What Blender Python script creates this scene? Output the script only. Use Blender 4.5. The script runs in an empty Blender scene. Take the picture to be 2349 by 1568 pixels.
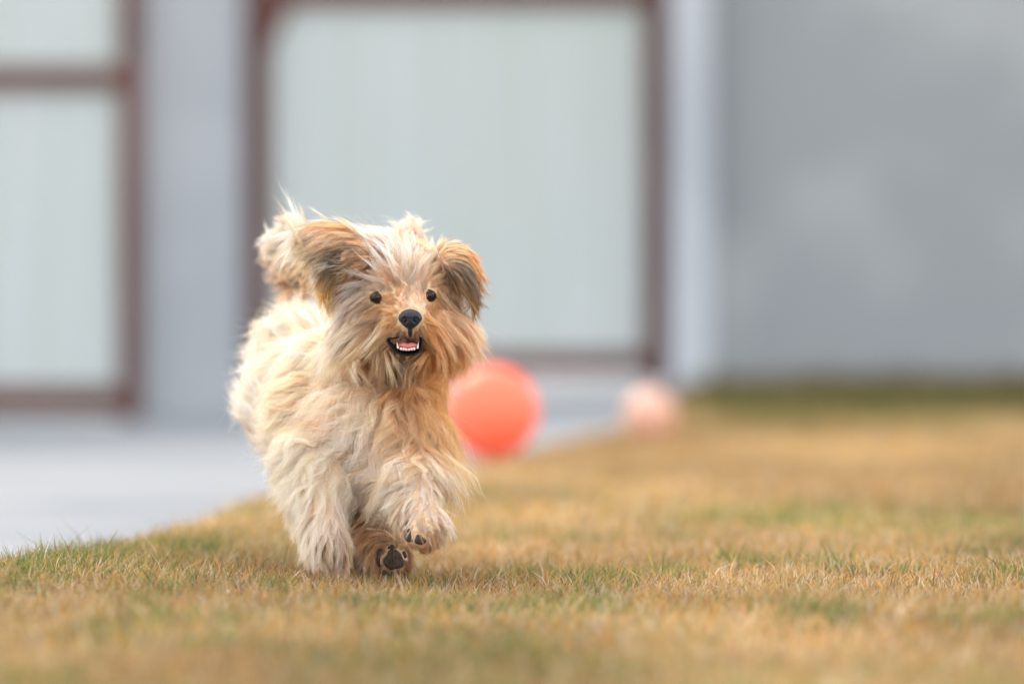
import bpy, bmesh, math, random
import numpy as np
from mathutils import Vector, Matrix
from mathutils.bvhtree import BVHTree
from mathutils.kdtree import KDTree

# ------------------------------------------------------------------ camera, world, sun
sc = bpy.context.scene
C = sc.collection
R = math.radians
rng = np.random.default_rng(7)
random.seed(7)
CAM_H = 0.30
cam_d = bpy.data.cameras.new('camera')
cam = bpy.data.objects.new('camera', cam_d)
C.objects.link(cam)
cam_d.sensor_width = 36.0
cam_d.lens = 196.0
cam_d.clip_start = 0.1
cam_d.clip_end = 1000.0
cam.location = (0, 0, CAM_H)
cam.rotation_euler = (R(90 - 0.334), 0, 0)
cam_d.dof.use_dof = True
cam_d.dof.focus_distance = 6.0
cam_d.dof.aperture_fstop = 2.7
cam_d.dof.aperture_blades = 9
sc.camera = cam

SUN_EL, SUN_AZ = 40.0, -28.0        # azimuth measured from +Y (away from the camera) towards +X
world = bpy.data.worlds.new('World')
sc.world = world
world.use_nodes = True
wn = world.node_tree.nodes
wl = world.node_tree.links
bg = wn['Background']
sky = wn.new('ShaderNodeTexSky')
sky.sky_type = 'NISHITA'
sky.sun_disc = False
sky.sun_elevation = R(SUN_EL)
sky.sun_rotation = R(SUN_AZ)
sky.dust_density = 2.5
sky.ozone_density = 1.0
# thin white high haze over the blue
veil = wn.new('ShaderNodeMix')
veil.data_type = 'RGBA'
veil.inputs[0].default_value = 0.62
veil.inputs[7].default_value = (9.4, 9.1, 8.7, 1)
wl.new(sky.outputs[0], veil.inputs[6])
wl.new(veil.outputs[2], bg.inputs[0])
bg.inputs[1].default_value = 0.15

sun_d = bpy.data.lights.new('sun', 'SUN')
sun_d.energy = 1.2
sun_d.angle = R(16.0)
sun_d.color = (1.0, 0.90, 0.76)
sun = bpy.data.objects.new('sun', sun_d)
C.objects.link(sun)
ce = math.cos(R(SUN_EL))
to_sun = Vector((math.sin(R(SUN_AZ)) * ce, math.cos(R(SUN_AZ)) * ce, math.sin(R(SUN_EL))))
sun.rotation_euler = to_sun.to_track_quat('Z', 'Y').to_euler()

sc.view_settings.view_transform = 'Standard'
sc.view_settings.look = 'None'
sc.view_settings.gamma = 1.0
sc.view_settings.exposure = 1.20
sc.view_settings.use_curve_mapping = False
sc.render.engine = 'CYCLES'
sc.cycles.use_denoising = True
sc.cycles.denoising_input_passes = 'RGB_ALBEDO_NORMAL'
sc.cycles.max_bounces = 16
sc.cycles.diffuse_bounces = 12
sc.cycles.glossy_bounces = 10
sc.cycles.transmission_bounces = 8
sc.cycles.transparent_max_bounces = 8
sc.cycles_curves.shape = 'RIBBONS'
sc.cycles_curves.subdivisions = 2

# ------------------------------------------------------------------ helpers
F = 12787.0                          # focal length in the units the photograph was measured in
UC, VC = 1174.5, 709.0


def pt(u, v, Y):
    """measured position in the photograph + distance in metres -> place in the world"""
    return np.array(((u - UC) / F * Y, Y, CAM_H - (v - VC) / F * Y))


def mat(name, color, rough=0.8, spec=0.3, **kw):
    m = bpy.data.materials.new(name)
    m.use_nodes = True
    b = m.node_tree.nodes['Principled BSDF']
    b.inputs['Base Color'].default_value = (*color, 1)
    b.inputs['Roughness'].default_value = rough
    b.inputs['Specular IOR Level'].default_value = spec
    for k, v in kw.items():
        b.inputs[k].default_value = v
    return m


def noise_mat(name, ca, cb, scale, rough=0.85, bump=0.0, detail=6, spec=0.2, stretch=(1, 1, 1), bscale=None, lo=.35, hi=.65):
    """two tones mixed by object-space noise, with fine relief"""
    m = mat(name, ca, rough, spec)
    nt = m.node_tree
    n, l = nt.nodes, nt.links
    b = n['Principled BSDF']
    tc = n.new('ShaderNodeTexCoord')
    mp = n.new('ShaderNodeMapping')
    mp.inputs['Scale'].default_value = stretch
    l.new(tc.outputs['Object'], mp.inputs['Vector'])
    nz = n.new('ShaderNodeTexNoise')
    nz.inputs['Scale'].default_value = scale
    nz.inputs['Detail'].default_value = detail
    l.new(mp.outputs[0], nz.inputs['Vector'])
    cr = n.new('ShaderNodeValToRGB')
    cr.color_ramp.elements[0].position = lo
    cr.color_ramp.elements[0].color = (*ca, 1)
    cr.color_ramp.elements[1].position = hi
    cr.color_ramp.elements[1].color = (*cb, 1)
    l.new(nz.outputs['Fac'], cr.inputs[0])
    l.new(cr.outputs[0], b.inputs['Base Color'])
    if bump:
        n2 = n.new('ShaderNodeTexNoise')
        n2.inputs['Scale'].default_value = bscale or scale * 8
        n2.inputs['Detail'].default_value = 8
        l.new(mp.outputs[0], n2.inputs['Vector'])
        bp = n.new('ShaderNodeBump')
        bp.inputs['Strength'].default_value = 0.6
        bp.inputs['Distance'].default_value = bump
        l.new(n2.outputs['Fac'], bp.inputs['Height'])
        l.new(bp.outputs[0], b.inputs['Normal'])
    return m


def tag(o, label=None, cat=None, group=None, kind=None):
    if label: o['label'] = label
    if cat: o['category'] = cat
    if group: o['group'] = group
    if kind: o['kind'] = kind
    return o


def link(name, me, m, parent=None):
    me.name = name
    o = bpy.data.objects.new(name, me)
    C.objects.link(o)
    if m is not None:
        me.materials.append(m)
    if parent is not None:
        o.parent = parent
        o.matrix_parent_inverse = world_of(parent).inverted()
    return o


def world_of(o):
    M = o.matrix_basis.copy()
    if o.parent is not None:
        M = world_of(o.parent) @ o.matrix_parent_inverse @ M
    return M


def empty(name, loc):
    o = bpy.data.objects.new(name, None)
    C.objects.link(o)
    o.location = loc
    o.empty_display_size = 0.05
    return o


def bm_obj(name, bm, m, parent=None, smooth=False):
    me = bpy.data.meshes.new(name)
    bm.to_mesh(me)
    bm.free()
    if smooth:
        me.polygons.foreach_set('use_smooth', np.ones(len(me.polygons), bool))
    return link(name, me, m, parent)


def np_mesh(name, verts, faces):
    """verts (n,3), faces (m,k) with constant k"""
    me = bpy.data.meshes.new(name)
    verts = np.asarray(verts, np.float32)
    faces = np.asarray(faces, np.int32)
    k = faces.shape[1]
    me.vertices.add(len(verts))
    me.vertices.foreach_set('co', verts.ravel())
    me.loops.add(faces.size)
    me.loops.foreach_set('vertex_index', faces.ravel())
    me.polygons.add(len(faces))
    me.polygons.foreach_set('loop_start', np.arange(0, faces.size, k, dtype=np.int32))
    me.update(calc_edges=True)
    return me


def box(bm, x0, x1, y0, y1, z0, z1, bevel=0.0):
    r = bmesh.ops.create_cube(bm, size=1)
    vs = r['verts']
    for v in vs:
        v.co = Vector(((x0 + x1) / 2 + v.co.x * (x1 - x0), (y0 + y1) / 2 + v.co.y * (y1 - y0), (z0 + z1) / 2 + v.co.z * (z1 - z0)))
    if bevel:
        es = list({e for v in vs for e in v.link_edges})
        bmesh.ops.bevel(bm, geom=es, offset=bevel, segments=2, affect='EDGES')


def ellipsoid(bm, c, r, rot=None, sub=3):
    res = bmesh.ops.create_icosphere(bm, subdivisions=sub, radius=1)
    M = Matrix.Diagonal((*r, 1))
    if rot is not None:
        M = rot.to_4x4() @ M
    M = Matrix.Translation(Vector(c)) @ M
    bmesh.ops.transform(bm, matrix=M, verts=res['verts'])
    return res['verts']


def smoothstep(a, b, x):
    t = np.clip((x - a) / (b - a), 0, 1)
    return t * t * (3 - 2 * t)


# value noise for numpy fields
_perm = np.random.default_rng(3).random((64, 64))


def vnoise(x, y):
    xi = np.floor(x).astype(int); yi = np.floor(y).astype(int)
    fx = x - xi; fy = y - yi
    fx = fx * fx * (3 - 2 * fx); fy = fy * fy * (3 - 2 * fy)
    g = lambda a, b: _perm[a % 64, b % 64]
    return (g(xi, yi) * (1 - fx) + g(xi + 1, yi) * fx) * (1 - fy) + (g(xi, yi + 1) * (1 - fx) + g(xi + 1, yi + 1) * fx) * fy


def fbm(x, y, o=3):
    s = 0; a = .5; t = 0
    for i in range(o):
        s = s + a * vnoise(x * 2 ** i + 17.3 * i, y * 2 ** i + 5.1 * i); t += a; a *= .5
    return s / t


# ------------------------------------------------------------------ ground
# lawn edge (x as a function of distance y): the concrete drive lies to its left
EY = np.array([2.0, 4.6, 5.3, 5.8, 6.08, 6.35, 6.72, 7.58, 8.8, 9.7, 10.3, 11.0, 11.6, 13.2, 14.7, 16.0, 17.45])
EX = np.array([-1.7, -1.2, -.85, -.63, -.558, -.535, -.475, -.43, -.395, -.28, -.14, -.03, .03, .233, .37, .48, .585])


def edge_x(y):
    return np.interp(y, EY, EX)


def lawn_z(x, y):
    e = edge_x(y)
    base = .045 * smoothstep(11, 17.5, y)
    bump = (fbm(x * 2.3, y * 1.1) - .5) * .022 * (1 - .75 * smoothstep(8.5, 10, y))
    mound = .012 * smoothstep(.5, 0, x - e) * smoothstep(9, 6.5, y)
    roll = -.03 * smoothstep(.05, -.06, x - e)
    return base + bump + mound + roll


def drive_z(x, y):
    return -.045 + .105 * smoothstep(-1.2, .7, x) * smoothstep(8, 17, y) * .95


m_soil = noise_mat('dry_soil', (.16, .10, .05), (.26, .18, .09), 14, bump=.004)
m_drive = noise_mat('pale_concrete', (.145, .162, .184), (.215, .232, .252), 1.2, rough=.75, bump=.002, bscale=90)
m_earth = noise_mat('bare_earth', (.22, .17, .11), (.30, .24, .15), .4)


def grid_sheet(name, xs, ys, zf, m, kind='structure', xmap=None):
    X, Y = np.meshgrid(xs, ys)
    if xmap is not None:
        X = xmap(X, Y)
    Z = zf(X, Y)
    v = np.stack([X, Y, Z], -1).reshape(-1, 3)
    nx, ny = len(xs), len(ys)
    i = np.arange(nx * ny).reshape(ny, nx)
    f = np.stack([i[:-1, :-1], i[:-1, 1:], i[1:, 1:], i[1:, :-1]], -1).reshape(-1, 4)
    me = np_mesh(name, v, f)
    me.polygons.foreach_set('use_smooth', np.ones(len(me.polygons), bool))
    o = link(name, me, m)
    tag(o, kind=kind)
    return o


o = grid_sheet('ground', np.linspace(-250, 250, 3), np.linspace(-60, 440, 3), lambda x, y: x * 0 - .16, m_earth)
tag(o, 'bare earth reaching out beyond the yard')
WALL_Y = 17.5
o = grid_sheet('lawn', np.linspace(0, 1, 90), np.linspace(1.5, WALL_Y, 240), lawn_z, m_soil,
               xmap=lambda t, y: (edge_x(y) - .05) + t ** 1.5 * (5.5 - edge_x(y)))
tag(o, 'soil of the lawn under the dry grass')
o = grid_sheet('driveway', np.linspace(0, 1, 50), np.linspace(1.5, 30.0, 90), drive_z, m_drive,
               xmap=lambda t, y: -7 + t * (np.interp(y, EY, EX) + .04 + 7))
tag(o, 'smooth pale concrete driveway in front of the gates')


# ------------------------------------------------------------------ grass
def attr_mat(name, attr, translucent=.35, rough=.6, var=0.0):
    m = bpy.data.materials.new(name)
    m.use_nodes = True
    n, l = m.node_tree.nodes, m.node_tree.links
    b = n['Principled BSDF']
    out = n['Material Output']
    a = n.new('ShaderNodeAttribute'); a.attribute_name = attr
    l.new(a.outputs['Color'], b.inputs['Base Color'])
    b.inputs['Roughness'].default_value = rough
    b.inputs['Specular IOR Level'].default_value = .25
    t = n.new('ShaderNodeBsdfTranslucent')
    l.new(a.outputs['Color'], t.inputs['Color'])
    mx = n.new('ShaderNodeMixShader')
    mx.inputs[0].default_value = translucent
    l.new(b.outputs[0], mx.inputs[1]); l.new(t.outputs[0], mx.inputs[2])
    l.new(mx.outputs[0], out.inputs['Surface'])
    return m


m_grass = attr_mat('grass_blades', 'tint', .40)
PAL = np.array([(.50, .335, .14), (.55, .30, .075), (.56, .42, .235), (.11, .165, .045), (.27, .275, .09), (.31, .175, .085), (.64, .53, .40)])


def blades(name, n, y0, y1, hmin, hmax, wid, xr, label, tall=None, density_pow=0.0, green_all=0.0, near_wall=False):
    g = np.random.default_rng(abs(hash(name)) % 1000 if False else len(name) * 31 + n % 97)
    u = g.random(n)
    if near_wall:
        y = y1 - (y1 - y0) * u ** 1.4
    else:
        y = y0 + (y1 - y0) * u ** (1 + density_pow)
    e = edge_x(y)
    xmax = np.maximum(y * .0925 * xr, e + .4)
    t = g.random(n)
    x = e - .02 + t * (xmax - e)
    # tufts: pull blades together a little
    cx = np.round(x / .018 + g.normal(0, .22, n)) * .018; cy = np.round(y / .022 + g.normal(0, .22, n)) * .022
    k = g.random(n)[:, None] < .55
    xy = np.where(k, np.stack([cx, cy], -1) + g.normal(0, .004, (n, 2)), np.stack([x, y], -1))
    x, y = xy[:, 0], xy[:, 1]
    z = lawn_z(x, y) - .003
    green = fbm(x * 2.2 + 71, y * .9 + 13, 3)
    tuft = fbm(x * 11 + 5, y * 5 + 31, 2)
    gm = smoothstep(.52, .72, green) * .4 + .6 * smoothstep(.58, .76, tuft) * smoothstep(9.0, 6.5, y) + .10
    gm = gm + .6 * smoothstep(.34, .0, x - edge_x(y)) * smoothstep(7.4, 6.4, y)        # greener tufts along the drive
    gm = gm + .85 * smoothstep(13.3, 14.6, y) * smoothstep(.35, .6, x) + .25 * smoothstep(.35, .55, x) * smoothstep(6.6, 5.6, y) * 0 + green_all  # greener grass by the wall, standing in for part of its shade
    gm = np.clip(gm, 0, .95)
    ht = g.uniform(hmin, hmax, n) * (.62 + .85 * tuft)
    ht = ht * (1 + .8 * (g.random(n) < .03)) * (1 + .45 * smoothstep(.25, .0, x - edge_x(y)) * smoothstep(8, 6.5, y))
    if tall is not None:
        ht = ht * tall(x, y, g)
    lean = g.normal(0, .55, (n, 2)) + np.array((.10, -.05))
    flat = g.random(n) < .22
    lean[flat] *= 2.8
    w = wid * g.uniform(.6, 1.3, n)
    ang = g.uniform(0, math.pi, n)
    wv = np.stack([np.cos(ang), np.sin(ang) * .7, ang * 0], -1) * w[:, None] / 2
    P0 = np.stack([x, y, z], -1)
    dirn = np.stack([lean[:, 0], lean[:, 1], np.ones(n)], -1)
    dirn /= np.linalg.norm(dirn, axis=1)[:, None]
    bend = np.stack([lean[:, 0], lean[:, 1], -.35 * np.hypot(lean[:, 0], lean[:, 1])], -1)
    P1 = P0 + dirn * (ht * .5)[:, None] 
    P2 = P0 + dirn * (ht * .95)[:, None] + bend * (ht * .35)[:, None]
    V = np.stack([P0 - wv, P0 + wv, P1 - wv * .8, P1 + wv * .8, P2], 1)
    base = np.arange(n)[:, None] * 5
    T = np.concatenate([base + a for a in (np.array([[0, 1, 3]]), np.array([[0, 3, 2]]), np.array([[2, 3, 4]]))], 0)
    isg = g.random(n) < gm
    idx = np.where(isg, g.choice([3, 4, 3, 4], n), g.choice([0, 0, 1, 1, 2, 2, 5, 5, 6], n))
    col = PAL[idx] * g.uniform(.65, 1.25, n)[:, None]
    patch = fbm(x * 1.3 + 9, y * .6 + 20, 2)
    patch2 = fbm(x * 4.5 + 3, y * 1.6 + 8, 3)
    col = col * (.93 + (patch - .5)[:, None] * .5 + (patch2 - .5)[:, None] * .7)
    col = col * np.where(isg, 1 - .62 * smoothstep(13.3, 15.0, y), 1)[:, None]  # wall's shade painted into the green blades, darker towards its foot
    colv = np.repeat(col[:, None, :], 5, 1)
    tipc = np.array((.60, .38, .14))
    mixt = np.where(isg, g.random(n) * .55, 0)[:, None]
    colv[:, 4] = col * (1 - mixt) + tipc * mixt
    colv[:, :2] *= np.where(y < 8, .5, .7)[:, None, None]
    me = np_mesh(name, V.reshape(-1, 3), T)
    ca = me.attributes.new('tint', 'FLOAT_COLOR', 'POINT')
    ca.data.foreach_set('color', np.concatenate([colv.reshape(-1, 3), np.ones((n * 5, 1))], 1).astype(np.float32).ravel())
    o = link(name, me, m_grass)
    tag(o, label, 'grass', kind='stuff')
    return o


blades('foreground_grass', 100000, 3.2, 5.5, .014, .030, .0022, 1.5, 'blurred tan and yellow dry grass nearest to the lens')
blades('dry_grass', 130000, 5.5, 7.6, .010, .026, .0016, 1.5, 'short dry orange and green grass blades around the running dog')
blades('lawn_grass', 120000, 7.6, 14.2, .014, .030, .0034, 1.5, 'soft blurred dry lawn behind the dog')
blades('wall_grass', 60000, 14.2, 17.4, .03, .06, .006, 1.9, 'taller green grass at the foot of the grey wall, darkened with painted wall shade', near_wall=True,
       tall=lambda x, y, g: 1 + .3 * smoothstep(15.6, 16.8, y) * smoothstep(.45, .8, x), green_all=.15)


# ------------------------------------------------------------------ wall, pillars, gates
m_plaster = noise_mat('grey_plaster', (.27, .293, .312), (.40, .425, .44), 1.0, rough=.9, bump=.004, bscale=40, detail=3, lo=.40, hi=.60)
m_pillar = noise_mat('pale_pillar_plaster', (.31, .335, .36), (.37, .39, .42), 2.0, rough=.9, bump=.003, bscale=40)
m_pillar_light = noise_mat('light_pillar_plaster', (.38, .41, .45), (.44, .47, .51), 2.0, rough=.9, bump=.003, bscale=40)
m_steel = noise_mat('red_brown_steel', (.072, .021, .016), (.11, .033, .024), 5, rough=.5, bump=.0008, spec=.4)
m_sheet = noise_mat('pale_sheet_metal', (.44, .495, .47), (.49, .53, .54), 3, rough=.45, spec=.4, stretch=(7, 1, .25), lo=.4, hi=.6)


def wall_piece(name, x0, x1, y0, y1, z0, z1, m, label, cat='wall', cap=True):
    e = empty(name, ((x0 + x1) / 2, (y0 + y1) / 2, z0))
    tag(e, label, cat, 'pillars beside the gates' if cat == 'pillar' else 'plastered wall sections', kind='thing')
    bm = bmesh.new(); box(bm, x0, x1, y0, y1, z0, z1, .012)
    bm_obj('masonry', bm, m, e)
    if cap:
        bm = bmesh.new(); box(bm, x0 - .03, x1 + .03, y0 - .03, y1 + .03, z1 + .001, z1 + .07, .01)
        bm_obj('coping', bm, m_pillar, e)
    return e


def xw(u, Y=17.5):
    return (u - UC) / F * Y


def zw(v, Y=17.5):
    return CAM_H - (v - VC) / F * Y


WH = 3.1
wall_piece('plaster_wall', xw(1630), 9.0, 17.5, 17.75, -.15, WH, m_plaster, 'long mottled grey plaster wall to the right of the gates')
wall_piece('gate_pillar', xw(1532), xw(1634), 17.36, 17.78, -.15, WH + .1, m_pillar_light, 'narrow pale blue grey pillar between the wide gate and the plaster wall', 'pillar')
wall_piece('gate_pillar', xw(322), xw(562), 17.36, 17.78, -.15, WH + .1, m_pillar, 'broad pale grey pillar standing between the two gates', 'pillar')
wall_piece('plaster_wall', -9.0, xw(-700), 17.5, 17.75, -.15, WH, m_plaster, 'grey plaster wall beyond the left gate')


def gate(u0, u1, bars, z_top, Yf, label, post_w=50, plate=False):
    """bars: list of (v_top, v_bottom) of horizontal rails, lowest last"""
    x0, x1 = xw(u0, Yf), xw(u1, Yf)
    pw = post_w / F * Yf
    zb = zw(bars[-1][1], Yf)
    e = empty('metal_gate', ((x0 + x1) / 2, Yf, zb))
    tag(e, label, 'gate', 'metal gates across the driveway')
    for xa in (x0, x1 - pw):
        bm = bmesh.new(); box(bm, xa, xa + pw, Yf - .03, Yf + .03, zb - .03, z_top, .004)
        bm_obj('upright', bm, m_steel, e)
    rails = [(zw(a, Yf), zw(b, Yf)) for a, b in bars] + [(z_top - .06, z_top - .12)]
    for za, zc in rails:
        bm = bmesh.new(); box(bm, x0 + pw + .001, x1 - pw - .001, Yf - .026, Yf + .026, zc, za, .004)
        bm_obj('rail', bm, m_steel, e)
    for (xa, sx) in ((x0 + pw + .002, 1),) if plate else ():      # welded corner plates under the top rail of the opening
        za = rails[0][1] - .002
        bm = bmesh.new()
        tri = [(xa, za), (xa + sx * .07, za), (xa, za - .13)]
        fr = [bm.verts.new((a_, Yf - .020, b_)) for a_, b_ in tri]; bk = [bm.verts.new((a_, Yf - .012, b_)) for a_, b_ in tri]
        bm.faces.new(fr); bm.faces.new(bk[::-1])
        for i_ in range(3):
            bm.faces.new((fr[i_], bk[i_], bk[(i_ + 1) % 3], fr[(i_ + 1) % 3]))
        bmesh.ops.recalc_face_normals(bm, faces=bm.faces)
        bm_obj('corner_plate', bm, m_steel, e)
    order = sorted(rails, key=lambda r: -r[0])
    for (hi, lo) in zip(order[:-1], order[1:]):
        zt, zl = hi[1], lo[0]
        # ribbed sheet: shallow trapezoid profile
        n = int((x1 - x0 - 2 * pw) / .055)
        xs, ys = [], []
        xa = x0 + pw; wv = (x1 - x0 - 2 * pw) / n
        for i in range(n):
            for f, d in ((0, 0), (.5, 0), (.6, .010), (.9, .010)):
                xs.append(xa + (i + f) * wv); ys.append(Yf + .004 - d)
        xs.append(x1 - pw); ys.append(Yf + .004)
        k = len(xs)
        V = [(x, y, zl) for x, y in zip(xs, ys)] + [(x, y, zt) for x, y in zip(xs, ys)]
        Fc = [(i, i + 1, k + i + 1, k + i) for i in range(k - 1)]
        me = np_mesh('sheet_panel', V, Fc)
        link('sheet_panel', me, m_sheet, e)
    return e


gate(562, 1532, [(-42, 14), (806, 858)], 2.45, 17.5, 'wide metal gate with one large pale panel in a red brown frame', 56, True)
gate(-700, 322, [(152, 206), (884, 950)], 2.45, 17.3, 'left metal gate with pale ribbed sheets and a brown middle rail', 48)


# ------------------------------------------------------------------ balls
def ball_mat(name, c, sss):
    m = mat(name, c, .38, .4)
    b = m.node_tree.nodes['Principled BSDF']
    n, l = m.node_tree.nodes, m.node_tree.links
    t = n.new('ShaderNodeBsdfTranslucent'); t.inputs['Color'].default_value = (*sss, 1)
    mx = n.new('ShaderNodeMixShader'); mx.inputs[0].default_value = .35
    l.new(b.outputs[0], mx.inputs[1]); l.new(t.outputs[0], mx.inputs[2])
    l.new(mx.outputs[0], n['Material Output'].inputs['Surface'])
    return m


def ball(c, r, m, label, seams):
    e = empty('ball', (c[0], c[1], c[2] - r))
    tag(e, label, 'ball', 'balls lying behind the dog')
    bm = bmesh.new()
    bmesh.ops.create_uvsphere(bm, u_segments=64, v_segments=40, radius=r)
    # moulded grooves round the ball
    for v in bm.verts:
        p = v.co.normalized()
        gmin = min(abs(p.dot(s)) for s in seams)
        v.co *= 1 - .012 * math.exp(-(gmin / .035) ** 2)
    bmesh.ops.transform(bm, matrix=Matrix.Translation(Vector(c)), verts=bm.verts)
    bm_obj('shell', bm, m, e, True)
    bm = bmesh.new()
    d = Vector((.5, -.5, .7)).normalized()
    ellipsoid(bm, Vector(c) + d * (r - .001), (.006, .006, .003), d.to_track_quat('Z', 'Y').to_matrix(), 2)
    bm_obj('valve', bm, m_valve, e, True)
    return e


m_valve = mat('valve_rubber', (.5, .2, .15), .5)
seams = [Vector((1, .2, .1)).normalized(), Vector((-.3, .2, 1)).normalized()]
cb = pt(1127, 928, 10.5)
gz = float(lawn_z(np.array([cb[0]]), np.array([10.5]))[0]) + .018
ball((cb[0], 10.5, gz + .0885), .0885, ball_mat('coral_rubber', (1.0, .255, .14), (1, .42, .36)),
     'large coral orange ball on the grass behind the dog', seams)
cb = pt(1490, 945, 12.4)
gz = float(lawn_z(np.array([cb[0]]), np.array([12.4]))[0]) + .004
ball((cb[0], 12.4, gz + .057), .057, ball_mat('pale_pink_rubber', (.80, .53, .42), (.85, .57, .46)),
     'small pale pink ball at the lawn edge by the gate', seams)


# ------------------------------------------------------------------ the dog
def blob_mesh(chains, voxel, smooth=6, extra=None):
    """chains of (u, v, Y, r) with r measured in the same units as u; one closed skin round them all"""
    bm = bmesh.new()
    for ch in chains:
        pts = [(pt(*c[:3]), c[3] / F * c[2]) for c in ch]
        if len(pts) == 1:
            ellipsoid(bm, pts[0][0], (pts[0][1],) * 3, None, 3)
        for (a, ra), (b, rb) in zip(pts[:-1], pts[1:]):
            d = np.linalg.norm(b - a)
            n = max(2, int(d / (min(ra, rb) * .3)) + 1)
            for i in range(n + 1):
                t = i / n
                r = ra + (rb - ra) * t
                ellipsoid(bm, a + (b - a) * t, (r, r, r), None, 3 if r > .02 else 2)
    for (c, r) in (extra or []):
        ellipsoid(bm, c, r, None, 3)
    me = bpy.data.meshes.new('tmp')
    bm.to_mesh(me); bm.free()
    o = bpy.data.objects.new('tmp', me)
    C.objects.link(o)
    md = o.modifiers.new('r', 'REMESH'); md.mode = 'VOXEL'; md.voxel_size = voxel
    ms = o.modifiers.new('s', 'SMOOTH'); ms.iterations = smooth; ms.factor = .6
    dg = bpy.context.evaluated_depsgraph_get()
    out = bpy.data.meshes.new_from_object(o.evaluated_get(dg))
    bpy.data.objects.remove(o); bpy.data.meshes.remove(me)
    out.polygons.foreach_set('use_smooth', np.ones(len(out.polygons), bool))
    return out


PALF = dict(W=(.96, .90, .83), C=(.95, .81, .60), T=(.90, .61, .34), O=(.82, .43, .15), G=(.40, .34, .31),
            D=(.012, .010, .010), B=(.28, .15, .075), A=(.86, .54, .22), Y=(.92, .66, .28), P=(.95, .79, .64), K=(.010, .009, .010))


def hair_mat():
    m = bpy.data.materials.new('dog_hair')
    m.use_nodes = True
    n, l = m.node_tree.nodes, m.node_tree.links
    n.remove(n['Principled BSDF'])
    a = n.new('ShaderNodeAttribute'); a.attribute_name = 'tint'
    d = n.new('ShaderNodeBsdfDiffuse'); l.new(a.outputs['Color'], d.inputs['Color'])
    t = n.new('ShaderNodeBsdfTranslucent'); l.new(a.outputs['Color'], t.inputs['Color'])
    h = n.new('ShaderNodeBsdfHair'); h.component = 'Reflection'
    h.inputs['Color'].default_value = (.75, .70, .66, 1)
    h.inputs['Offset'].default_value = R(-4)
    h.inputs['RoughnessU'].default_value = .28
    h.inputs['RoughnessV'].default_value = .8
    m1 = n.new('ShaderNodeMixShader'); m1.inputs[0].default_value = .42
    l.new(d.outputs[0], m1.inputs[1]); l.new(t.outputs[0], m1.inputs[2])
    m2 = n.new('ShaderNodeMixShader'); m2.inputs[0].default_value = .07
    l.new(m1.outputs[0], m2.inputs[1]); l.new(h.outputs[0], m2.inputs[2])
    l.new(m2.outputs[0], n['Material Output'].inputs['Surface'])
    return m


m_hair = hair_mat()
m_skin = noise_mat('undercoat', (.55, .40, .26), (.68, .52, .36), 60, rough=.95, bump=.001)
m_pad = noise_mat('paw_pad_leather', (.035, .024, .020), (.085, .060, .050), 220, rough=.65, bump=.0006)
m_nose = noise_mat('wet_nose_leather', (.007, .009, .014), (.017, .020, .028), 500, rough=.30, bump=.0009, spec=.35, bscale=900)
m_lip = mat('black_lip', (.012, .009, .011), .5, .25)
m_dark = mat('mouth_inside', (.035, .010, .010), .5, .4)
m_tongue = noise_mat('wet_tongue', (.44, .10, .10), (.56, .16, .15), 160, rough=.3, bump=.0004, spec=.5)
m_tooth = mat('tooth_enamel', (.66, .62, .55), .3, .4)
m_eye = mat('eye_brown', (.005, .003, .003), .05, .25)
m_hood = noise_mat('brown_eyelid', (.07, .04, .03), (.16, .09, .05), 300, rough=.7)
m_iris = mat('iris_brown', (.022, .009, .004), .05, .25)
m_pupil = mat('pupil_black', (.004, .003, .003), .06, .4)
m_lid = mat('eyelid_skin', (.03, .02, .02), .5, .3)


def sample_surface(me, n, g):
    me.calc_loop_triangles()
    nt = len(me.loop_triangles)
    co = np.empty(len(me.vertices) * 3, np.float32); me.vertices.foreach_get('co', co); co = co.reshape(-1, 3)
    no = np.empty(len(me.vertices) * 3, np.float32); me.vertices.foreach_get('normal', no); no = no.reshape(-1, 3)
    ti = np.empty(nt * 3, np.int32); me.loop_triangles.foreach_get('vertices', ti); ti = ti.reshape(-1, 3)
    a, b, c = co[ti[:, 0]], co[ti[:, 1]], co[ti[:, 2]]
    ar = np.linalg.norm(np.cross(b - a, c - a), axis=1)
    # the far side of the animal carries fewer hairs
    nn = no[ti].mean(1)
    ar = ar * np.where(nn[:, 1] > .35, .45, 1.0)
    t = g.choice(nt, n, p=ar / ar.sum())
    r1, r2 = np.sqrt(g.random(n)), g.random(n)
    w = np.stack([1 - r1, r1 * (1 - r2), r1 * r2], -1)
    p = (co[ti[t]] * w[:, :, None]).sum(1)
    q = (no[ti[t]] * w[:, :, None]).sum(1)
    q /= np.linalg.norm(q, axis=1)[:, None] + 1e-9
    return p.astype(np.float64), q.astype(np.float64)


def norm(v):
    return v / (np.linalg.norm(v, axis=-1, keepdims=True) + 1e-9)


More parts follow.
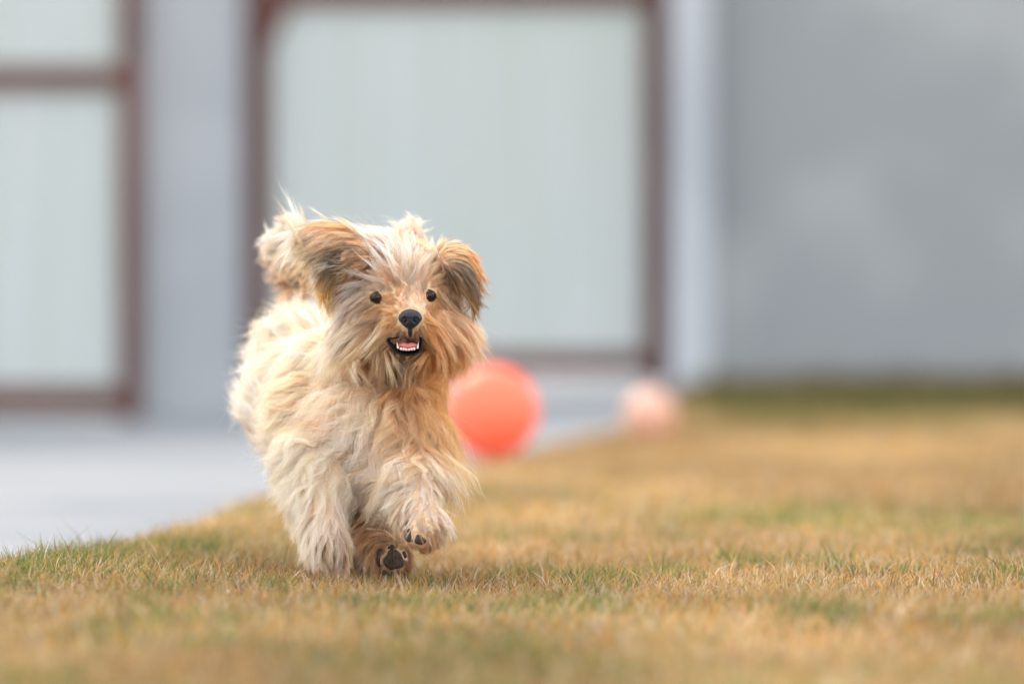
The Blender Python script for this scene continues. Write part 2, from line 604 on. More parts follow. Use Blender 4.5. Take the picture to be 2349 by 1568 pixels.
def grow(name, me, guides, n, clumps, parent, sigma=.016, rad=.000115, steps=12, avoid=(), curl=.0068, wl=.044, seed=1, fly=.06,
         label=None, loose=1.0):
    """comb a coat over mesh me. guides: (u, v, dx, dy, length_cm, lift, main, second, share [, Y])"""
    g = np.random.default_rng(seed)
    bvh = BVHTree.FromPolygons([v.co[:] for v in me.vertices], [p.vertices[:] for p in me.polygons])
    gp, gf, gl, glift, gm, gs, gq = [], [], [], [], [], [], []
    cam0 = Vector((0, 0, CAM_H))
    for q in guides:
        u, v, dx, dy, L, lift, cm, cs, sh = q[:9]
        tgt = Vector(pt(u, v, q[9] if len(q) > 9 else 6.0))
        hit = bvh.ray_cast(cam0, (tgt - cam0).normalized())[0] if len(q) <= 9 else None
        if hit is None:
            hit = bvh.find_nearest(tgt)[0]
        gp.append(hit[:]); gf.append((dx, 0, -dy)); gl.append(L / 100); glift.append(lift)
        gm.append(PALF[cm]); gs.append(PALF[cs]); gq.append(sh)
    gp = np.array(gp); gf = norm(np.array(gf, float)); gl = np.array(gl); glift = np.array(glift)
    gm = np.array(gm); gs = np.array(gs); gq = np.array(gq)

    gd = np.sqrt(((gp[:, None] - gp[None]) ** 2).sum(-1)); gd.sort(1)
    sg = np.clip(.52 * gd[:, 1:4].mean(1), .004, sigma * 1.2)

    def interp(p):
        d2 = ((p[:, None, :] - gp[None]) ** 2 * np.array((1, .35, 1))).sum(-1)
        w = np.exp(-d2 / (2 * sg[None] ** 2)) + 1e-4 * (sigma ** 2) / (d2 + 1e-6)
        w = w / w.sum(1, keepdims=True)
        return w @ gf, w @ gl, w @ glift, w @ gm, w @ gs, w @ gq

    # locks
    kp, kn = sample_surface(me, clumps, g)
    f, L, lift, cm, cs, sh = interp(kp)
    back = smoothstep(.1, .8, kn[:, 1])[:, None]
    f = norm(f) * (1 - back) + back * np.array((0, .7, -.6))
    wv = np.stack([np.sin(kp[:, 0] * 95 + 2.1 * np.sin(kp[:, 2] * 70)), np.zeros(clumps), np.sin(kp[:, 2] * 88 + kp[:, 0] * 60 + 1.3)], -1)
    f = f + .10 * wv + g.normal(0, .05, f.shape)
    f = f - kn * (f * kn).sum(1, keepdims=True)
    f = norm(f)
    L = L * g.uniform(.85, 1.35, clumps)
    lift = np.clip(lift * .62 * g.uniform(.6, 1.4, clumps), .02, 1.5)
    t = np.linspace(0, 1, steps)
    side = norm(np.cross(f, kn))
    low = np.sin(kp[:, 0] * 41 + 1.7 * np.sin(kp[:, 2] * 33)) + np.sin(kp[:, 2] * 47 + 1.1 + 2 * np.sin(kp[:, 0] * 29))
    ph = 3.2 * low + g.normal(0, .7, clumps); ph2 = 2.6 * low + 1 + g.normal(0, .9, clumps)
    nose_d = np.linalg.norm((kp - np.array(pt(940, 720, 5.98))) * (1, .6, 1), axis=1)
    amp = curl * g.uniform(.5, 1.4, clumps) * (.22 + .78 * smoothstep(.055, .115, nose_d)) * (.45 + .55 * smoothstep(.10, .17, kp[:, 2]))
    wl_k = wl * g.uniform(.85, 1.2, clumps)
    path = np.zeros((clumps, steps, 3))
    pos = kp.copy()
    for i in range(steps):
        path[:, i] = pos
        tt = t[i]
        d = norm(f + kn * (lift * (1.15 - tt))[:, None] + np.array((0, 0, -.22)) * tt)
        pos = pos + d * (L / (steps - 1))[:, None]
    s = t[None, :] * L[:, None]
    w1 = np.sin(2 * math.pi * s / wl_k[:, None] + ph[:, None]) - np.sin(ph)[:, None]
    w2 = np.cos(2 * math.pi * s / wl_k[:, None] * .8 + ph2[:, None]) - np.cos(ph2)[:, None]
    env = np.minimum(1, s / .012)
    wave = side[:, None, :] * (w1 * env * amp[:, None])[..., None] + kn[:, None, :] * (w2 * env * amp[:, None] * .45)[..., None]
    path = path + wave
    # a lock lies on the skin, never under it
    second = g.random(clumps) < sh
    kcol = np.where(second[:, None], cs, cm) * (.74 + .38 * g.random(clumps) ** .8)[:, None]

    kd = KDTree(clumps)
    for i, p in enumerate(kp):
        kd.insert(p, i)
    kd.balance()
    rp, rn = sample_surface(me, n, g)
    keep = np.ones(n, bool)
    for (c, r) in avoid:
        c = np.asarray(c)
        if np.ndim(r) == 0:
            keep &= np.linalg.norm(rp - c, axis=1) > r
        else:
            keep &= (((rp - c) / np.asarray(r)) ** 2).sum(1) > 1
    rp, rn = rp[keep], rn[keep]
    n = len(rp)
    ki = np.empty(n, int)
    for i, p in enumerate(rp):
        nb = kd.find_n(p, 2)
        ki[i] = nb[0][1] if (len(nb) < 2 or random.random() < .8) else nb[1][1]
    # neighbours on another surface (leg against belly) are not followed
    ls = g.uniform(.62, 1.08, n)
    ls = np.where(g.random(n) < .25, ls * g.uniform(.35, .8, n), ls)
    rel = (path[ki] - kp[ki][:, None, :]) * ls[:, None, None]
    off = rp - kp[ki]
    cl = loose * g.uniform(.5, .9, n)[:, None] * smoothstep(0, .75, t)[None, :]
    P = kp[ki][:, None, :] + rel + off[:, None, :] * (1 - cl)[..., None]
    jit = g.normal(0, 1, (n, 3))
    stray = g.random(n) < fly
    amp2 = np.where(stray, .16, .035) * np.linalg.norm(rel[:, -1], axis=1)
    P = P + jit[:, None, :] * (amp2[:, None] * (t[None, :] ** 1.4))[..., None]
    P[:, 0] = rp - rn * .001
    # colour
    f2, _, _, cm2, cs2, sh2 = interp(rp)
    base = kcol[ki] * .8 + cm2 * .2
    own = g.random(n) < .10
    base = np.where(own[:, None], cs2, base) * (.68 + .46 * g.random(n) ** .7)[:, None]
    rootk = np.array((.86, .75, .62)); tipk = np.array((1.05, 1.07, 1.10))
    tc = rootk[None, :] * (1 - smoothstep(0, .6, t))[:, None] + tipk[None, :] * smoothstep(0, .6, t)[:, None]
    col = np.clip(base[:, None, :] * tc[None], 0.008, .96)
    radp = rad * g.uniform(.7, 1.3, n)[:, None] * (1 - .72 * t[None, :] ** 2.0)
    cu = bpy.data.hair_curves.new(name)
    cu.add_curves([steps] * n)
    cu.position_data.foreach_set('vector', P.astype(np.float32).ravel())
    ra = cu.attributes.get('radius') or cu.attributes.new('radius', 'FLOAT', 'POINT')
    ra.data.foreach_set('value', radp.astype(np.float32).ravel())
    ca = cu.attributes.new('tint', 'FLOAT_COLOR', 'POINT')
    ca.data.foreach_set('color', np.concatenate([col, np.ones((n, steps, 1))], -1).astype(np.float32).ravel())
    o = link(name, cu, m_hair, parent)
    if label:
        o['label'] = label
    return o


dog = empty('dog', (pt(870, 1340, 6.12)[0], 6.12, 0))
tag(dog, 'small shaggy cream and tan dog running towards the viewer with open mouth and flying ears', 'dog')

hc = pt(912, 678, 6.045)
body_chains = [
    [(940, 732, 5.975, 46)], [(908, 760, 5.987, 38)], [(972, 760, 5.987, 38)], [(935, 700, 5.99, 44)],
    [(936, 826, 5.998, 30), (925, 800, 6.035, 66)],
    [(845, 745, 6.03, 66)], [(1005, 755, 6.03, 66)],
    [(905, 740, 6.06, 105), (880, 830, 6.11, 118), (860, 930, 6.12, 135)],
    [(865, 960, 6.09, 132), (895, 990, 6.08, 112)],
    [(752, 960, 6.13, 106), (750, 1040, 6.07, 70)],
    [(935, 940, 6.13, 68), (956, 1030, 6.07, 58)],
    [(808, 920, 6.18, 146), (732, 925, 6.27, 132), (694, 925, 6.34, 104)],
    [(714, 1000, 6.27, 90), (712, 1110, 6.22, 55), (735, 1240, 6.22, 36), (762, 1318, 6.15, 24), (768, 1332, 6.13, 19)],
    [(745, 1040, 6.06, 68), (740, 1130, 6.02, 38), (752, 1220, 6.0, 42), (768, 1268, 6.01, 30)],
    [(954, 1020, 6.07, 58), (952, 1100, 6.0, 46), (952, 1165, 5.98, 54), (978, 1205, 5.965, 48), (970, 1222, 5.955, 42)],
    [(850, 1040, 6.30, 80), (842, 1160, 6.24, 42), (865, 1240, 6.15, 36), (902, 1282, 6.08, 42)],
    [(850, 1240, 6.2, 30), (842, 1300, 6.17, 26), (848, 1330, 6.15, 18), (905, 1322, 6.12, 20)],
    [(942, 566, 6.2, 34), (930, 650, 6.2, 80), (880, 800, 6.22, 100)],
    [(700, 850, 6.31, 92), (700, 785, 6.35, 40)],
]
body_me = blob_mesh(body_chains, .0042, 6, extra=[(hc, (.060, .068, .055))])
body = link('body', body_me, m_skin, dog)

EYES = [(866, 682), (984, 677)]
EYE_ROT = {True: Matrix.Rotation(R(-10), 3, 'Y'), False: Matrix.Rotation(R(24), 3, 'Y')}
bvh_body = BVHTree.FromPolygons([v.co[:] for v in body_me.vertices], [p.vertices[:] for p in body_me.polygons])


def on_skin(u, v):
    o_ = Vector((0, 0, CAM_H))
    d = (Vector(pt(u, v, 6.0)) - o_).normalized()
    h, nrm, _, _ = bvh_body.ray_cast(o_, d)
    return h, nrm


eye_pos = []
for (u, v) in EYES:
    h, nrm = on_skin(u, v)
    c = h + Vector((0, .0045, 0))
    eye_pos.append(np.array(h))
    bm = bmesh.new(); ellipsoid(bm, c, (.0076, .0072, .0062), EYE_ROT[u < 930], 4)
    eb = bm_obj('eye', bm, m_eye, dog, True)
    for nm_, rr_, dd_, mm_ in (('iris', .0046, .00035, m_iris), ('pupil', .0026, .00055, m_pupil)):
        bm = bmesh.new()
        dv = (Vector((0, 0, CAM_H)) - c).normalized()
        ellipsoid(bm, c + dv * (.0074 - .0007 + dd_), (rr_, rr_, .0010), dv.to_track_quat('Z', 'Y').to_matrix(), 3)
        bm_obj(nm_, bm, mm_, eb, True)
    # upper lid: a thin hood over the eyeball, lower on the outer side
    bm = bmesh.new()
    ellipsoid(bm, c, (.0081, .0078, .0067), EYE_ROT[u < 930], 4)
    out_s = -1 if u < 930 else 1
    bmesh.ops.delete(bm, geom=[f for f in bm.faces if (f.calc_center_median() - c).z < .0026 - .22 * out_s * (f.calc_center_median() - c).x], context='FACES')
    bmesh.ops.solidify(bm, geom=bm.faces, thickness=.0006)
    bm_obj('upper_eyelid', bm, m_hood, eb, True)
    # dark lids round the eyeball: a flattened ring
    bm = bmesh.new()
    rings, seg = 28, 8
    V = []
    for i in range(rings):
        a = 2 * math.pi * i / rings
        cx, cz = .0074 * math.cos(a), .0054 * math.sin(a)
        cr_ = EYE_ROT[u < 930] @ Vector((cx, 0, cz)); cx, cz = cr_.x, cr_.z
        for j in range(seg):
            b = 2 * math.pi * j / seg
            rr = .0013
            V.append(bm.verts.new((c.x + cx + rr * math.cos(b) * math.cos(a), c.y - .0050 + rr * math.sin(b) + .0035 * abs(math.cos(a)), c.z + cz + rr * math.cos(b) * math.sin(a))))
    for i in range(rings):
        for j in range(seg):
            bm.faces.new((V[i * seg + j], V[((i + 1) % rings) * seg + j], V[((i + 1) % rings) * seg + (j + 1) % seg], V[i * seg + (j + 1) % seg]))
    bm_obj('eyelid', bm, m_lid, eb, True)

# nose
nh, _ = on_skin(941, 733)
nc = Vector(pt(941, 731, nh.y - .004))
bm = bmesh.new()
vs = ellipsoid(bm, (0, 0, 0), (.0128, .011, .0108), None, 4)
for v in vs:
    x, y, z = v.co
    if z < 0:
        v.co.x *= 1 - .38 * min(1, -z / .0108)
    # nostril hollows
    for sx in (-1, 1):
        d = Vector((x - sx * .0058, (y + .009) * .5, z + .0010)).length
        v.co += Vector((0, .0045, 0)) * math.exp(-(d / .0026) ** 2)
    v.co.y += .0016 * math.exp(-(x / .0012) ** 2) * (z < .002)
bmesh.ops.transform(bm, matrix=Matrix.Translation(nc), verts=bm.verts)
nose = bm_obj('nose', bm, m_nose, dog, True)
for sx in (-1, 1):
    bm = bmesh.new()
    ellipsoid(bm, nc + Vector((sx * .0060, -.0066, -.0012)), (.0021, .002, .0027), None, 2)
    bm_obj('nostril', bm, m_lip, nose, True)
bm = bmesh.new()          # philtrum and bare black skin under the nose
ellipsoid(bm, Vector(pt(941, 757, nc.y + .003)), (.0026, .004, .0075), None, 3)
bm_obj('philtrum', bm, m_lip, nose, True)

# mouth: a lipped bowl, wider at the top left as in the grin
mh, _ = on_skin(934, 787)
mY = min(mh.y, nc.y + .012) - .004
mc = Vector(pt(932, 786, mY))
mouth_out = [(-46, -9), (-30, -11), (-8, -16), (14, -18), (28, -15), (37, -7), (37, 8), (30, 22), (12, 28), (-10, 27), (-28, 19), (-40, 5)]
k = F / mY
bm = bmesh.new()
prof = [(.98, .014, 0), (1.01, .005, 1), (.99, .0015, 1), (.95, .0015, 1), (.90, .005, 0), (.66, .015, 0), (.25, .022, 0)]
rings = []
for (s_, dy, _) in prof:
    rings.append([bm.verts.new((mc.x + a / k * s_, mc.y + dy + .0016 * abs(a) / 30 + .009 * max(0.0, -b / 18) * (s_ > .8), mc.z - b / k * s_)) for a, b in mouth_out])
for r0, r1 in zip(rings[:-1], rings[1:]):
    for i in range(12):
        bm.faces.new((r0[i], r0[(i + 1) % 12], r1[(i + 1) % 12], r1[i]))
bm.faces.new(rings[-1])
bmesh.ops.recalc_face_normals(bm, faces=bm.faces)
bmesh.ops.subdivide_edges(bm, edges=bm.edges, cuts=1, use_grid_fill=True, smooth=.8)
mouth = bm_obj('mouth', bm, m_lip, dog, True)
bm = bmesh.new()
vs = ellipsoid(bm, mc + Vector((.0016, .0085, -.0030)), (.0105, .012, .0042), None, 3)
for v in vs:
    v.co.z -= .0018 * math.exp(-((v.co.x - mc.x - .0016) / .002) ** 2)
bm_obj('tongue', bm, m_tongue, mouth, True)


def cone_tooth(p, h, r, lean=0.0):
    bm = bmesh.new()
    for i in range(6):
        t_ = i / 5
        ellipsoid(bm, Vector(p) + Vector((lean * t_, -.0006 * t_, h * t_)), (r * (1 - .75 * t_ ** 1.3), r * .8 * (1 - .7 * t_), r * (1 - .6 * t_)), None, 1)
    return bm


def tooth(bm):
    """skin the stacked balls of one tooth into a single surface"""
    me = bpy.data.meshes.new('t'); bm.to_mesh(me); bm.free()
    o_ = bpy.data.objects.new('t', me); C.objects.link(o_)
    md = o_.modifiers.new('r', 'REMESH'); md.mode = 'VOXEL'; md.voxel_size = .0004
    ev = bpy.data.meshes.new_from_object(o_.evaluated_get(bpy.context.evaluated_depsgraph_get()))
    bpy.data.objects.remove(o_)
    ev.polygons.foreach_set('use_smooth', np.ones(len(ev.polygons), bool))
    ev.materials.clear()
    return ev


for du in (-19, 26):
    p = pt(932 + du, 797, mY - .0015)
    link('canine_tooth', tooth(cone_tooth(p, .0060, .0014, -.0012 if du < 0 else .0010)), m_tooth, mouth)
for i, du in enumerate((-12, -6, 0, 6, 12, 18)):
    p = pt(932 + du, 801 - abs(i - 2.5) * .7, mY - .0014)
    link('incisor', tooth(cone_tooth(p, .0009 + .0003 * (i % 2), .0019)), m_tooth, mouth)

# paw pads
PADS = [(941, 1228, 14, 16), (964, 1236, 13, 14), (937, 1201, 8, 9), (916, 1217, 6, 11),
        (903, 1283, 23, 24), (871, 1279, 9, 22), (898, 1312, 26, 8), (899, 1256, 10, 8), (926, 1272, 8, 9)]
pad_pos = []
for (u, v, a, b) in PADS:
    h, nrm = on_skin(u, v)
    if h is None:
        continue
    s_ = h.y / F
    bm = bmesh.new()
    q = (nrm * .6 + Vector((0, -1, 0)) * .4).normalized()
    vs = ellipsoid(bm, h - q * .0005, (a * s_, b * s_, min(a, b) * s_ * .30), Matrix((Vector((1, 0, 0)), Vector((0, 0, 1)), Vector((0, -1, 0)))).transposed(), 3)
    for w_ in vs:                       # lobed, slightly uneven outline
        r_ = w_.co - h
        th = math.atan2(r_.z, r_.x)
        k_ = 1 + .10 * math.cos(3 * th + 1.57) + .05 * math.sin(5 * th + u)
        w_.co = Vector((h.x + r_.x * k_, w_.co.y, h.z + r_.z * k_))
    bm_obj('paw_pad', bm, m_pad, dog, True)
    k_ = 1.15 if v < 1245 else .75
    pad_pos.append((np.array(h), (a * s_ * k_, .02, b * s_ * k_)))

GB = [  # u, v, dx, dy, length cm, lift, main, second, share
    # nose bridge and between the eyes
    (941, 708, 0, -1, .9, .35, 'P', 'W', .4), (925, 700, -.5, -1, 1.2, .3, 'T', 'O', .4), (958, 700, .5, -.9, 1.0, .3, 'P', 'W', .3),
    (940, 680, 0, -1, 1.8, .45, 'T', 'W', .4), (922, 668, -.25, -1, 1.3, .4, 'O', 'D', .35), (905, 655, -.5, -1, 1.6, .4, 'P', 'O', .4),
    (950, 650, .1, -1, 2.2, .45, 'P', 'W', .5), (935, 625, 0, -1, 3.2, .5, 'W', 'P', .3), (905, 620, -.4, -1, 4.5, .35, 'W', 'G', .2), (880, 622, -.6, -1, 5.0, .35, 'W', 'P', .3),
    (970, 625, .35, -1, 3.2, .5, 'P', 'W', .4), (935, 590, 0, -1, 3.4, .45, 'W', 'C', .2), (890, 575, -.6, -1, 5.5, .45, 'W', 'G', .3),
    (862, 580, -.8, -1, 8.5, .55, 'W', 'G', .3), (880, 568, -.75, -1, 7.0, .5, 'W', 'P', .3), (850, 575, -.85, -1, 7.0, .5, 'W', 'O', .3), (848, 640, -.9, .45, 4.5, .2, 'W', 'G', .25), (980, 590, .4, -.9, 3.0, .45, 'C', 'T', .3),
    (1010, 605, 1, -.25, 3.4, .4, 'C', 'T', .4), (1020, 640, 1, .35, 3.8, .35, 'P', 'B', .3),
    # eyes
    (866, 660, -.9, -.5, 2.6, .3, 'P', 'G', .3), (838, 680, -1, .35, 4.0, .25, 'P', 'T', .4), (866, 708, -1, .35, 3.0, .25, 'A', 'O', .4),
    (892, 690, -.6, .35, 1.0, .2, 'O', 'T', .4), (984, 654, .6, -.6, 2.0, .3, 'T', 'P', .4), (1010, 675, .9, .7, 3.4, .25, 'P', 'T', .4),
    (990, 700, .7, .6, 2.4, .2, 'A', 'T', .4), (962, 690, .1, -.6, .9, .2, 'P', 'W', .3),
    (852, 690, -.9, .5, .9, .1, 'B', 'D', .3), (872, 698, -.6, .7, .9, .1, 'B', 'O', .3), (884, 676, -.3, -.6, 1.0, .15, 'B', 'O', .4), (862, 668, -1, -.1, 1.4, .1, 'B', 'P', .4),
    (972, 668, -.2, -1, 1.0, .15, 'O', 'B', .4), (998, 686, .8, .8, 1.0, .1, 'B', 'O', .4),
    # cheeks and moustache
    (905, 728, -1, .3, 2.6, .22, 'A', 'O', .35), (908, 752, -.95, .5, 3.0, .25, 'T', 'O', .4), (915, 772, -.9, .6, 2.2, .15, 'T', 'B', .3), (922, 767, -.35, 1, 1.3, .12, 'B', 'D', .3), (955, 767, .4, 1, 1.3, .12, 'B', 'G', .4), (932, 814, 0, 1, .6, .15, 'D', 'D', .1), (908, 810, -.2, 1, .8, .15, 'D', 'B', .3), (957, 812, .2, 1, .7, .15, 'D', 'B', .3),
    (880, 740, -1, .5, 4.2, .3, 'C', 'G', .3), (850, 730, -1, .5, 5.0, .3, 'W', 'G', .3), (820, 700, -.9, .7, 5.2, .3, 'W', 'P', .4),
    (860, 780, -.8, .9, 4.6, .3, 'C', 'T', .4), (830, 800, -.6, 1, 5.0, .3, 'C', 'T', .4), (890, 800, -.5, 1, 3.6, .25, 'T', 'C', .4),
    (975, 728, 1, .15, 2.6, .25, 'A', 'T', .3), (976, 752, .95, .5, 3.0, .28, 'O', 'A', .4), (968, 775, .7, .9, 2.6, .2, 'O', 'B', .35),
    (1010, 740, .7, .75, 3.8, .3, 'T', 'P', .4), (1015, 780, .3, 1, 4.2, .3, 'T', 'O', .35), (990, 820, .4, 1, 4.0, .25, 'O', 'T', .5),
    (1025, 700, .8, .8, 4.4, .3, 'P', 'A', .4), (941, 765, 0, 1, .5, .15, 'G', 'D', .4), (922, 757, -.5, 1, .8, .15, 'G', 'T', .3), (960, 757, .5, 1, .8, .15, 'G', 'T', .3),
    (935, 828, 0, 1, 2.2, .3, 'T', 'G', .3), (935, 848, 0, 1, 2.8, .3, 'C', 'T', .4), (905, 835, -.4, 1, 3.0, .3, 'B', 'D', .2), (965, 835, .3, 1, 3.0, .3, 'O', 'B', .3),
    (820, 660, -.9, .55, 4.5, .2, 'W', 'G', .35), (835, 600, -.5, .3, 1.0, .2, 'O', 'B', .35), (810, 740, -.8, .8, 5.5, .3, 'C', 'W', .5),
    # neck and chest
    (870, 890, -.6, .9, 5.6, .35, 'C', 'T', .4), (830, 880, -1, .45, 6.9, .35, 'W', 'T', .25), (770, 880, -1, .3, 6.9, .35, 'C', 'W', .5),
    (930, 890, 0, 1, 6.2, .4, 'A', 'T', .4), (980, 900, .3, 1, 6.2, .4, 'A', 'T', .4), (960, 950, .15, 1, 6.9, .35, 'A', 'C', .5),
    (1005, 960, .15, 1, 6.2, .35, 'C', 'T', .3), (1030, 1000, .2, 1, 5.0, .4, 'W', 'C', .3),
    (900, 950, -.35, 1, 7.5, .3, 'W', 'T', .25), (850, 950, -.9, .5, 7.5, .3, 'W', 'T', .25), (800, 950, -1, .35, 6.9, .35, 'W', 'T', .25),
    (860, 1010, -.7, .8, 7.5, .3, 'W', 'T', .25), (910, 1010, -.25, 1, 7.5, .3, 'W', 'A', .3), (890, 1060, -.4, 1, 6.2, .3, 'W', 'T', .25),
    (940, 1050, 0, 1, 6.2, .3, 'P', 'C', .4), (820, 1040, -.6, .8, 6.2, .3, 'W', 'C', .4), (960, 1000, .1, 1, 6.9, .3, 'C', 'A', .3),
    # shoulder, flank and rump
    (720, 760, -.6, -.6, 4.84, 0.52, 'C', 'W', .5), (700, 820, -.8, -.2, 4.84, 0.52, 'C', 'W', .5), (640, 860, -.9, -.35, 4.84, 0.57, 'W', 'C', .4),
    (740, 900, -.95, .3, 4.84, 0.41, 'C', 'T', .3), (660, 930, -.9, .15, 4.49, 0.52, 'W', 'C', .5), (590, 930, -.9, .1, 4.49, 0.62, 'W', 'C', .4),
    (700, 990, -.7, .7, 4.49, 0.41, 'C', 'W', .4), (600, 1010, -.7, .6, 4.49, 0.52, 'W', 'C', .4), (630, 1090, -.6, .8, 4.49, 0.52, 'W', 'C', .4),
    (640, 1160, -.8, .5, 3.89, 0.52, 'C', 'W', .4), (745, 980, -.6, .8, 4.84, 0.31, 'C', 'W', .4),
    # foreleg hanging down
    (735, 1060, -.2, 1, 3.47, 0.24, 'C', 'W', .5), (730, 1130, 0, 1, 3.47, 0.2, 'W', 'P', .3), (765, 1150, .15, 1, 3.47, 0.2, 'P', 'W', .4),
    (735, 1200, -.15, 1, 3.1, 0.32, 'W', 'P', .35), (765, 1220, .1, 1, 3.1, 0.32, 'P', 'W', .3), (755, 1260, 0, 1, 2.36, 0.32, 'P', 'B', .45), (790, 1230, .35, 1, 2.79, 0.32, 'T', 'W', .4),
    (715, 1240, -.35, 1, 2.6, 0.36, 'C', 'W', .4), (775, 1295, 0, 1, 1.24, 0.24, 'B', 'T', .4),
    # raised foreleg
    (985, 1060, .1, 1, 2.73, 0.19, 'P', 'W', .4), (950, 1080, -.9, .4, 2.46, 0.26, 'W', 'P', .4), (1015, 1080, .4, .9, 2.46, 0.22, 'W', 'P', .4),
    (930, 1130, -.8, .6, 2.46, 0.26, 'W', 'C', .3), (975, 1130, -.1, 1, 2.18, 0.22, 'W', 'P', .4), (1018, 1130, .3, 1, 2.46, 0.22, 'P', 'C', .4), (920, 1180, -.7, .7, 2.08, 0.22, 'W', 'C', .4),
    (1015, 1180, .5, .9, 2.18, 0.26, 'P', 'W', .4), (950, 1185, -.1, 1, 1.2, 0.19, 'W', 'T', .4), (985, 1190, .4, .7, 1.2, 0.26, 'W', 'T', .4),
    (985, 1222, .8, .5, 1.4, .3, 'B', 'T', .4), (1005, 1220, .8, .6, 1.53, 0.26, 'T', 'B', .4), (945, 1213, -.2, 1, 0.7, 0.16, 'B', 'T', .3), (985, 1245, .4, 1, 1.53, 0.26, 'T', 'B', .3), (940, 1250, -.2, 1, 1.09, 0.19, 'T', 'B', .4), (925, 1225, -.6, .5, 1.2, 0.19, 'T', 'C', .4),
    # hind paws under the belly
    (850, 1120, 0, 1, 2.5, .3, 'B', 'T', .4), (840, 1180, 0, 1, 2.5, .3, 'B', 'T', .5), (865, 1240, -.2, 1, 2.0, .3, 'T', 'B', .4),  # brown under the belly: shade between the legs put into the fur colour
    (900, 1252, 0, -.8, 1.0, .3, 'B', 'T', .3), (870, 1290, -.8, .4, 1.2, .3, 'B', 'T', .3), (935, 1290, .8, .2, 1.8, .4, 'B', 'T', .4), (890, 1290, -.2, .6, .8, .2, 'B', 'K', .3), (915, 1310, .4, .9, 1.4, .3, 'B', 'O', .3),
    (905, 1335, .2, 1, 1.2, .3, 'O', 'W', .3), (842, 1310, -.2, 1, 1.8, .4, 'B', 'P', .4), (762, 1325, -.2, 1, 1.4, .3, 'W', 'C', .3), (700, 1180, -.4, .9, 3.5, .4, 'C', 'W', .4),
    # hump of the back behind the head
    (945, 535, .1, -1, 3.0, .8, 'W', 'C', .3), (925, 545, -.2, -1, 3.0, .8, 'C', 'W', .3), (965, 545, .3, -1, 2.6, .8, 'W', 'C', .3),
    (880, 560, -.5, -.8, 5.0, .5, 'W', 'P', .3), (945, 560, .1, -1, 2.2, .6, 'P', 'W', .4, 6.19),
]
avoid = [(eye_pos[0] + (0, 0, -.0008), (.0070, .02, .0048)), (eye_pos[1] + (0, 0, -.0008), (.0066, .02, .0052)), (np.array(nc), (.0125, .02, .0112)),
         (np.array(pt(941, 757, nc.y + .01)), (.004, .02, .006)), (np.array(mc) + (0, .01, -.0036), (.0138, .03, .0080)),
         (pt(800, 598, 6.02), (.028, .05, .034)), (pt(1040, 600, 6.02), (.010, .05, .018))] + pad_pos
grow('fur', body_me, GB, 280000, 8200, body, avoid=avoid, seed=4, label='long wavy cream coat, tan on the face, blown back by the run')


def patch_mesh(grid, thick, sub=10, near=0.0):
    """smooth sheet through a grid of (u, v, Y) points, with real thickness"""
    G = np.array([[pt(q[0], q[1], q[2] - near) for q in row] for row in grid])
    nr, nc_ = G.shape[:2]

    def bern(nn, t_):
        return np.array([math.comb(nn, i) * t_ ** i * (1 - t_) ** (nn - i) for i in range(nn + 1)])
    S = np.zeros((sub + 1, sub + 1, 3))
    for i in range(sub + 1):
        for j in range(sub + 1):
            a = bern(nr - 1, i / sub); b = bern(nc_ - 1, j / sub)
            S[i, j] = (a[:, None, None] * b[None, :, None] * G).sum((0, 1))
    bm = bmesh.new()
    V = [[bm.verts.new(S[i, j]) for j in range(sub + 1)] for i in range(sub + 1)]
    for i in range(sub):
        for j in range(sub):
            bm.faces.new((V[i][j], V[i + 1][j], V[i + 1][j + 1], V[i][j + 1]))
    bm.normal_update()
    if sum(f.normal.y for f in bm.faces) > 0:
        bmesh.ops.reverse_faces(bm, faces=bm.faces)
    bmesh.ops.solidify(bm, geom=bm.faces, thickness=thick)
    bmesh.ops.recalc_face_normals(bm, faces=bm.faces)
    me = bpy.data.meshes.new('ear')
    bm.to_mesh(me); bm.free()
    me.polygons.foreach_set('use_smooth', np.ones(len(me.polygons), bool))
    return me


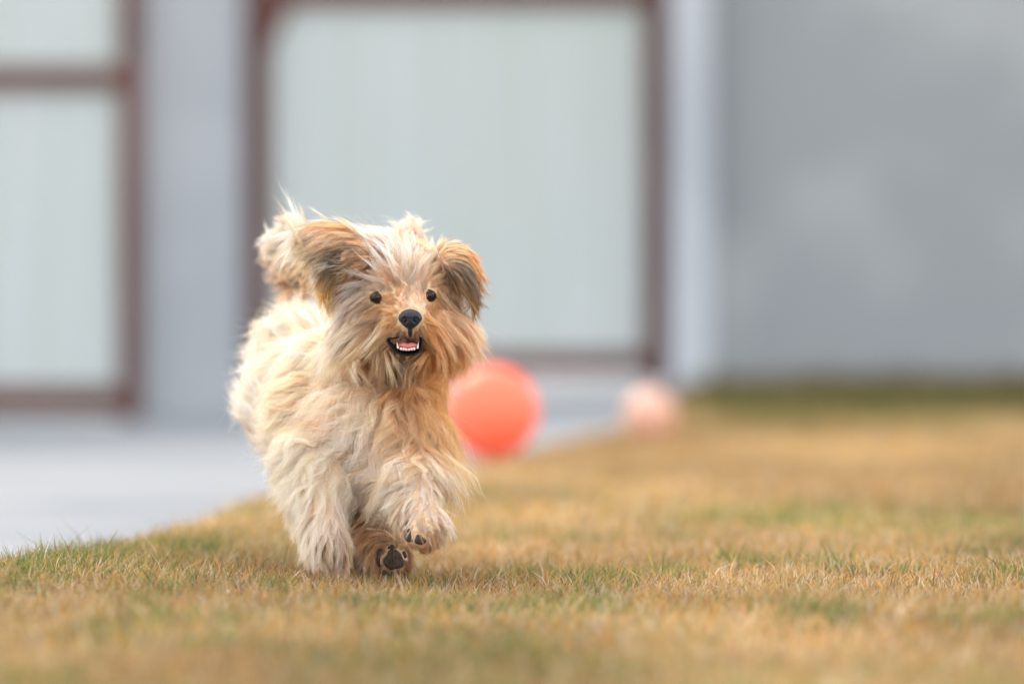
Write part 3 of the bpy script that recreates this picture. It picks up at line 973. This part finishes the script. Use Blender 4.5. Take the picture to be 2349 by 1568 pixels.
# ears
m_ear = noise_mat('ear_leather', (.30, .17, .10), (.42, .27, .17), 60, rough=.8)
ear_l = patch_mesh([[(862, 556, 6.03), (800, 508, 6.03), (735, 488, 6.07), (695, 520, 6.11)],
                    [(858, 595, 6.00), (800, 575, 5.985), (740, 570, 6.02), (700, 580, 6.09)],
                    [(850, 625, 6.00), (800, 640, 6.00), (755, 650, 6.03), (725, 640, 6.07)],
                    [(838, 650, 6.01), (800, 670, 6.02), (765, 690, 6.04), (740, 680, 6.06)]], .003, near=.012)
ear = link('ear', ear_l, m_ear, dog)
ear['label'] = 'flying ear with black and orange fur'
GL = [(845, 570, -.9, -.45, 2.0, .3, 'W', 'O', .3), (800, 525, -1, -.35, 2.6, .35, 'C', 'O', .45), (750, 505, -1, -.35, 3.4, .35, 'W', 'O', .5), (775, 545, -1, -.2, 2.4, .3, 'O', 'C', .4), (705, 530, -1, -.15, 5.2, .4, 'W', 'C', .4),
      (845, 592, -1, -.05, 1.2, .2, 'O', 'D', .4), (820, 575, -1, 0, 1.5, .2, 'B', 'O', .4), (795, 582, -1, .15, 2.0, .25, 'D', 'D', .1), (770, 580, -1, .2, 2.0, .3, 'D', 'D', .1), (725, 570, -1, .1, 4.8, .35, 'C', 'B', .3),
      (785, 605, -.9, .5, 2.0, .25, 'D', 'D', .15), (765, 620, -.8, .6, 2.0, .3, 'D', 'K', .3), (805, 625, -.8, .6, 1.6, .2, 'A', 'B', .3), (832, 618, -.7, .6, 1.4, .2, 'B', 'D', .4),
      (780, 650, -.5, .8, 2.4, .3, 'B', 'A', .4), (750, 660, -.4, .9, 2.4, .3, 'A', 'Y', .4), (725, 640, -.7, .6, 3.2, .3, 'Y', 'C', .5), (705, 600, -1, .12, 5.2, .35, 'C', 'B', .3), (800, 665, -.5, .9, 2.4, .2, 'D', 'B', .4)]
grow('fur', ear_l, GL, 9000, 380, ear, sigma=.010, seed=11, curl=.0025)

ear_r = patch_mesh([[(1000, 565, 6.03), (1050, 540, 6.03), (1085, 570, 6.04), (1100, 620, 6.05)],
                    [(1008, 590, 6.00), (1045, 580, 5.99), (1075, 610, 6.00), (1095, 650, 6.03)],
                    [(1020, 610, 5.99), (1050, 625, 5.98), (1075, 650, 5.99), (1092, 680, 6.02)],
                    [(1030, 630, 6.00), (1055, 655, 6.00), (1075, 680, 6.00), (1090, 700, 6.02)]], .003)
ear = link('ear', ear_r, m_ear, dog)
ear['label'] = 'drooping ear with grey black streaks and orange rim'
GR = [(1020, 562, .8, -.3, 1.4, .3, 'C', 'T', .4), (1055, 560, .95, .2, 1.6, .3, 'O', 'T', .3), (1085, 590, .6, .8, 2.0, .25, 'O', 'T', .3), (1098, 630, .3, 1, 2.0, .2, 'O', 'B', .3),
      (1030, 590, 1, .2, 1.4, .2, 'C', 'T', .4), (1055, 600, .8, .6, 1.8, .2, 'G', 'D', .4), (1038, 612, .8, .6, 1.8, .2, 'D', 'B', .4), (1065, 640, .7, .75, 3.2, .3, 'D', 'G', .4),
      (1085, 660, .6, .8, 2.8, .3, 'D', 'G', .4), (1070, 675, .6, .85, 2.6, .3, 'A', 'D', .35), (1088, 695, .4, 1, 1.6, .25, 'A', 'D', .4), (1050, 650, .7, .8, 2.8, .3, 'A', 'B', .4)]
grow('fur', ear_r, GR, 7000, 320, ear, sigma=.009, seed=12, curl=.002)

# tail plume, carried high behind the ear
tail_me = blob_mesh([[(706, 800, 6.35, 26), (694, 720, 6.37, 14), (688, 650, 6.39, 14), (676, 595, 6.41, 32), (655, 562, 6.42, 36), (672, 540, 6.42, 30), (705, 560, 6.40, 24)]], .003, 4)
tail = link('tail', tail_me, m_skin, dog)
GT = [(665, 720, -.3, .6, 1.0, .25, 'T', 'C', .4), (665, 660, -.5, .5, 1.2, .25, 'C', 'T', .4), (640, 600, -1, .15, 2.6, .3, 'C', 'T', .4), (630, 565, -1, .0, 2.3, .35, 'W', 'C', .4),
      (650, 535, -1, -.3, 2.2, .35, 'W', 'C', .4), (675, 520, -.9, -.45, 2.0, .35, 'W', 'C', .4), (665, 615, -1, .25, 2.6, .3, 'T', 'B', .3), (700, 560, -1, -.1, 2.4, .3, 'C', 'W', .4), (700, 590, -1, .1, 2.4, .3, 'T', 'C', .4)]
grow('fur', tail_me, GT, 18000, 520, tail, sigma=.014, seed=13, loose=.75, fly=.02)
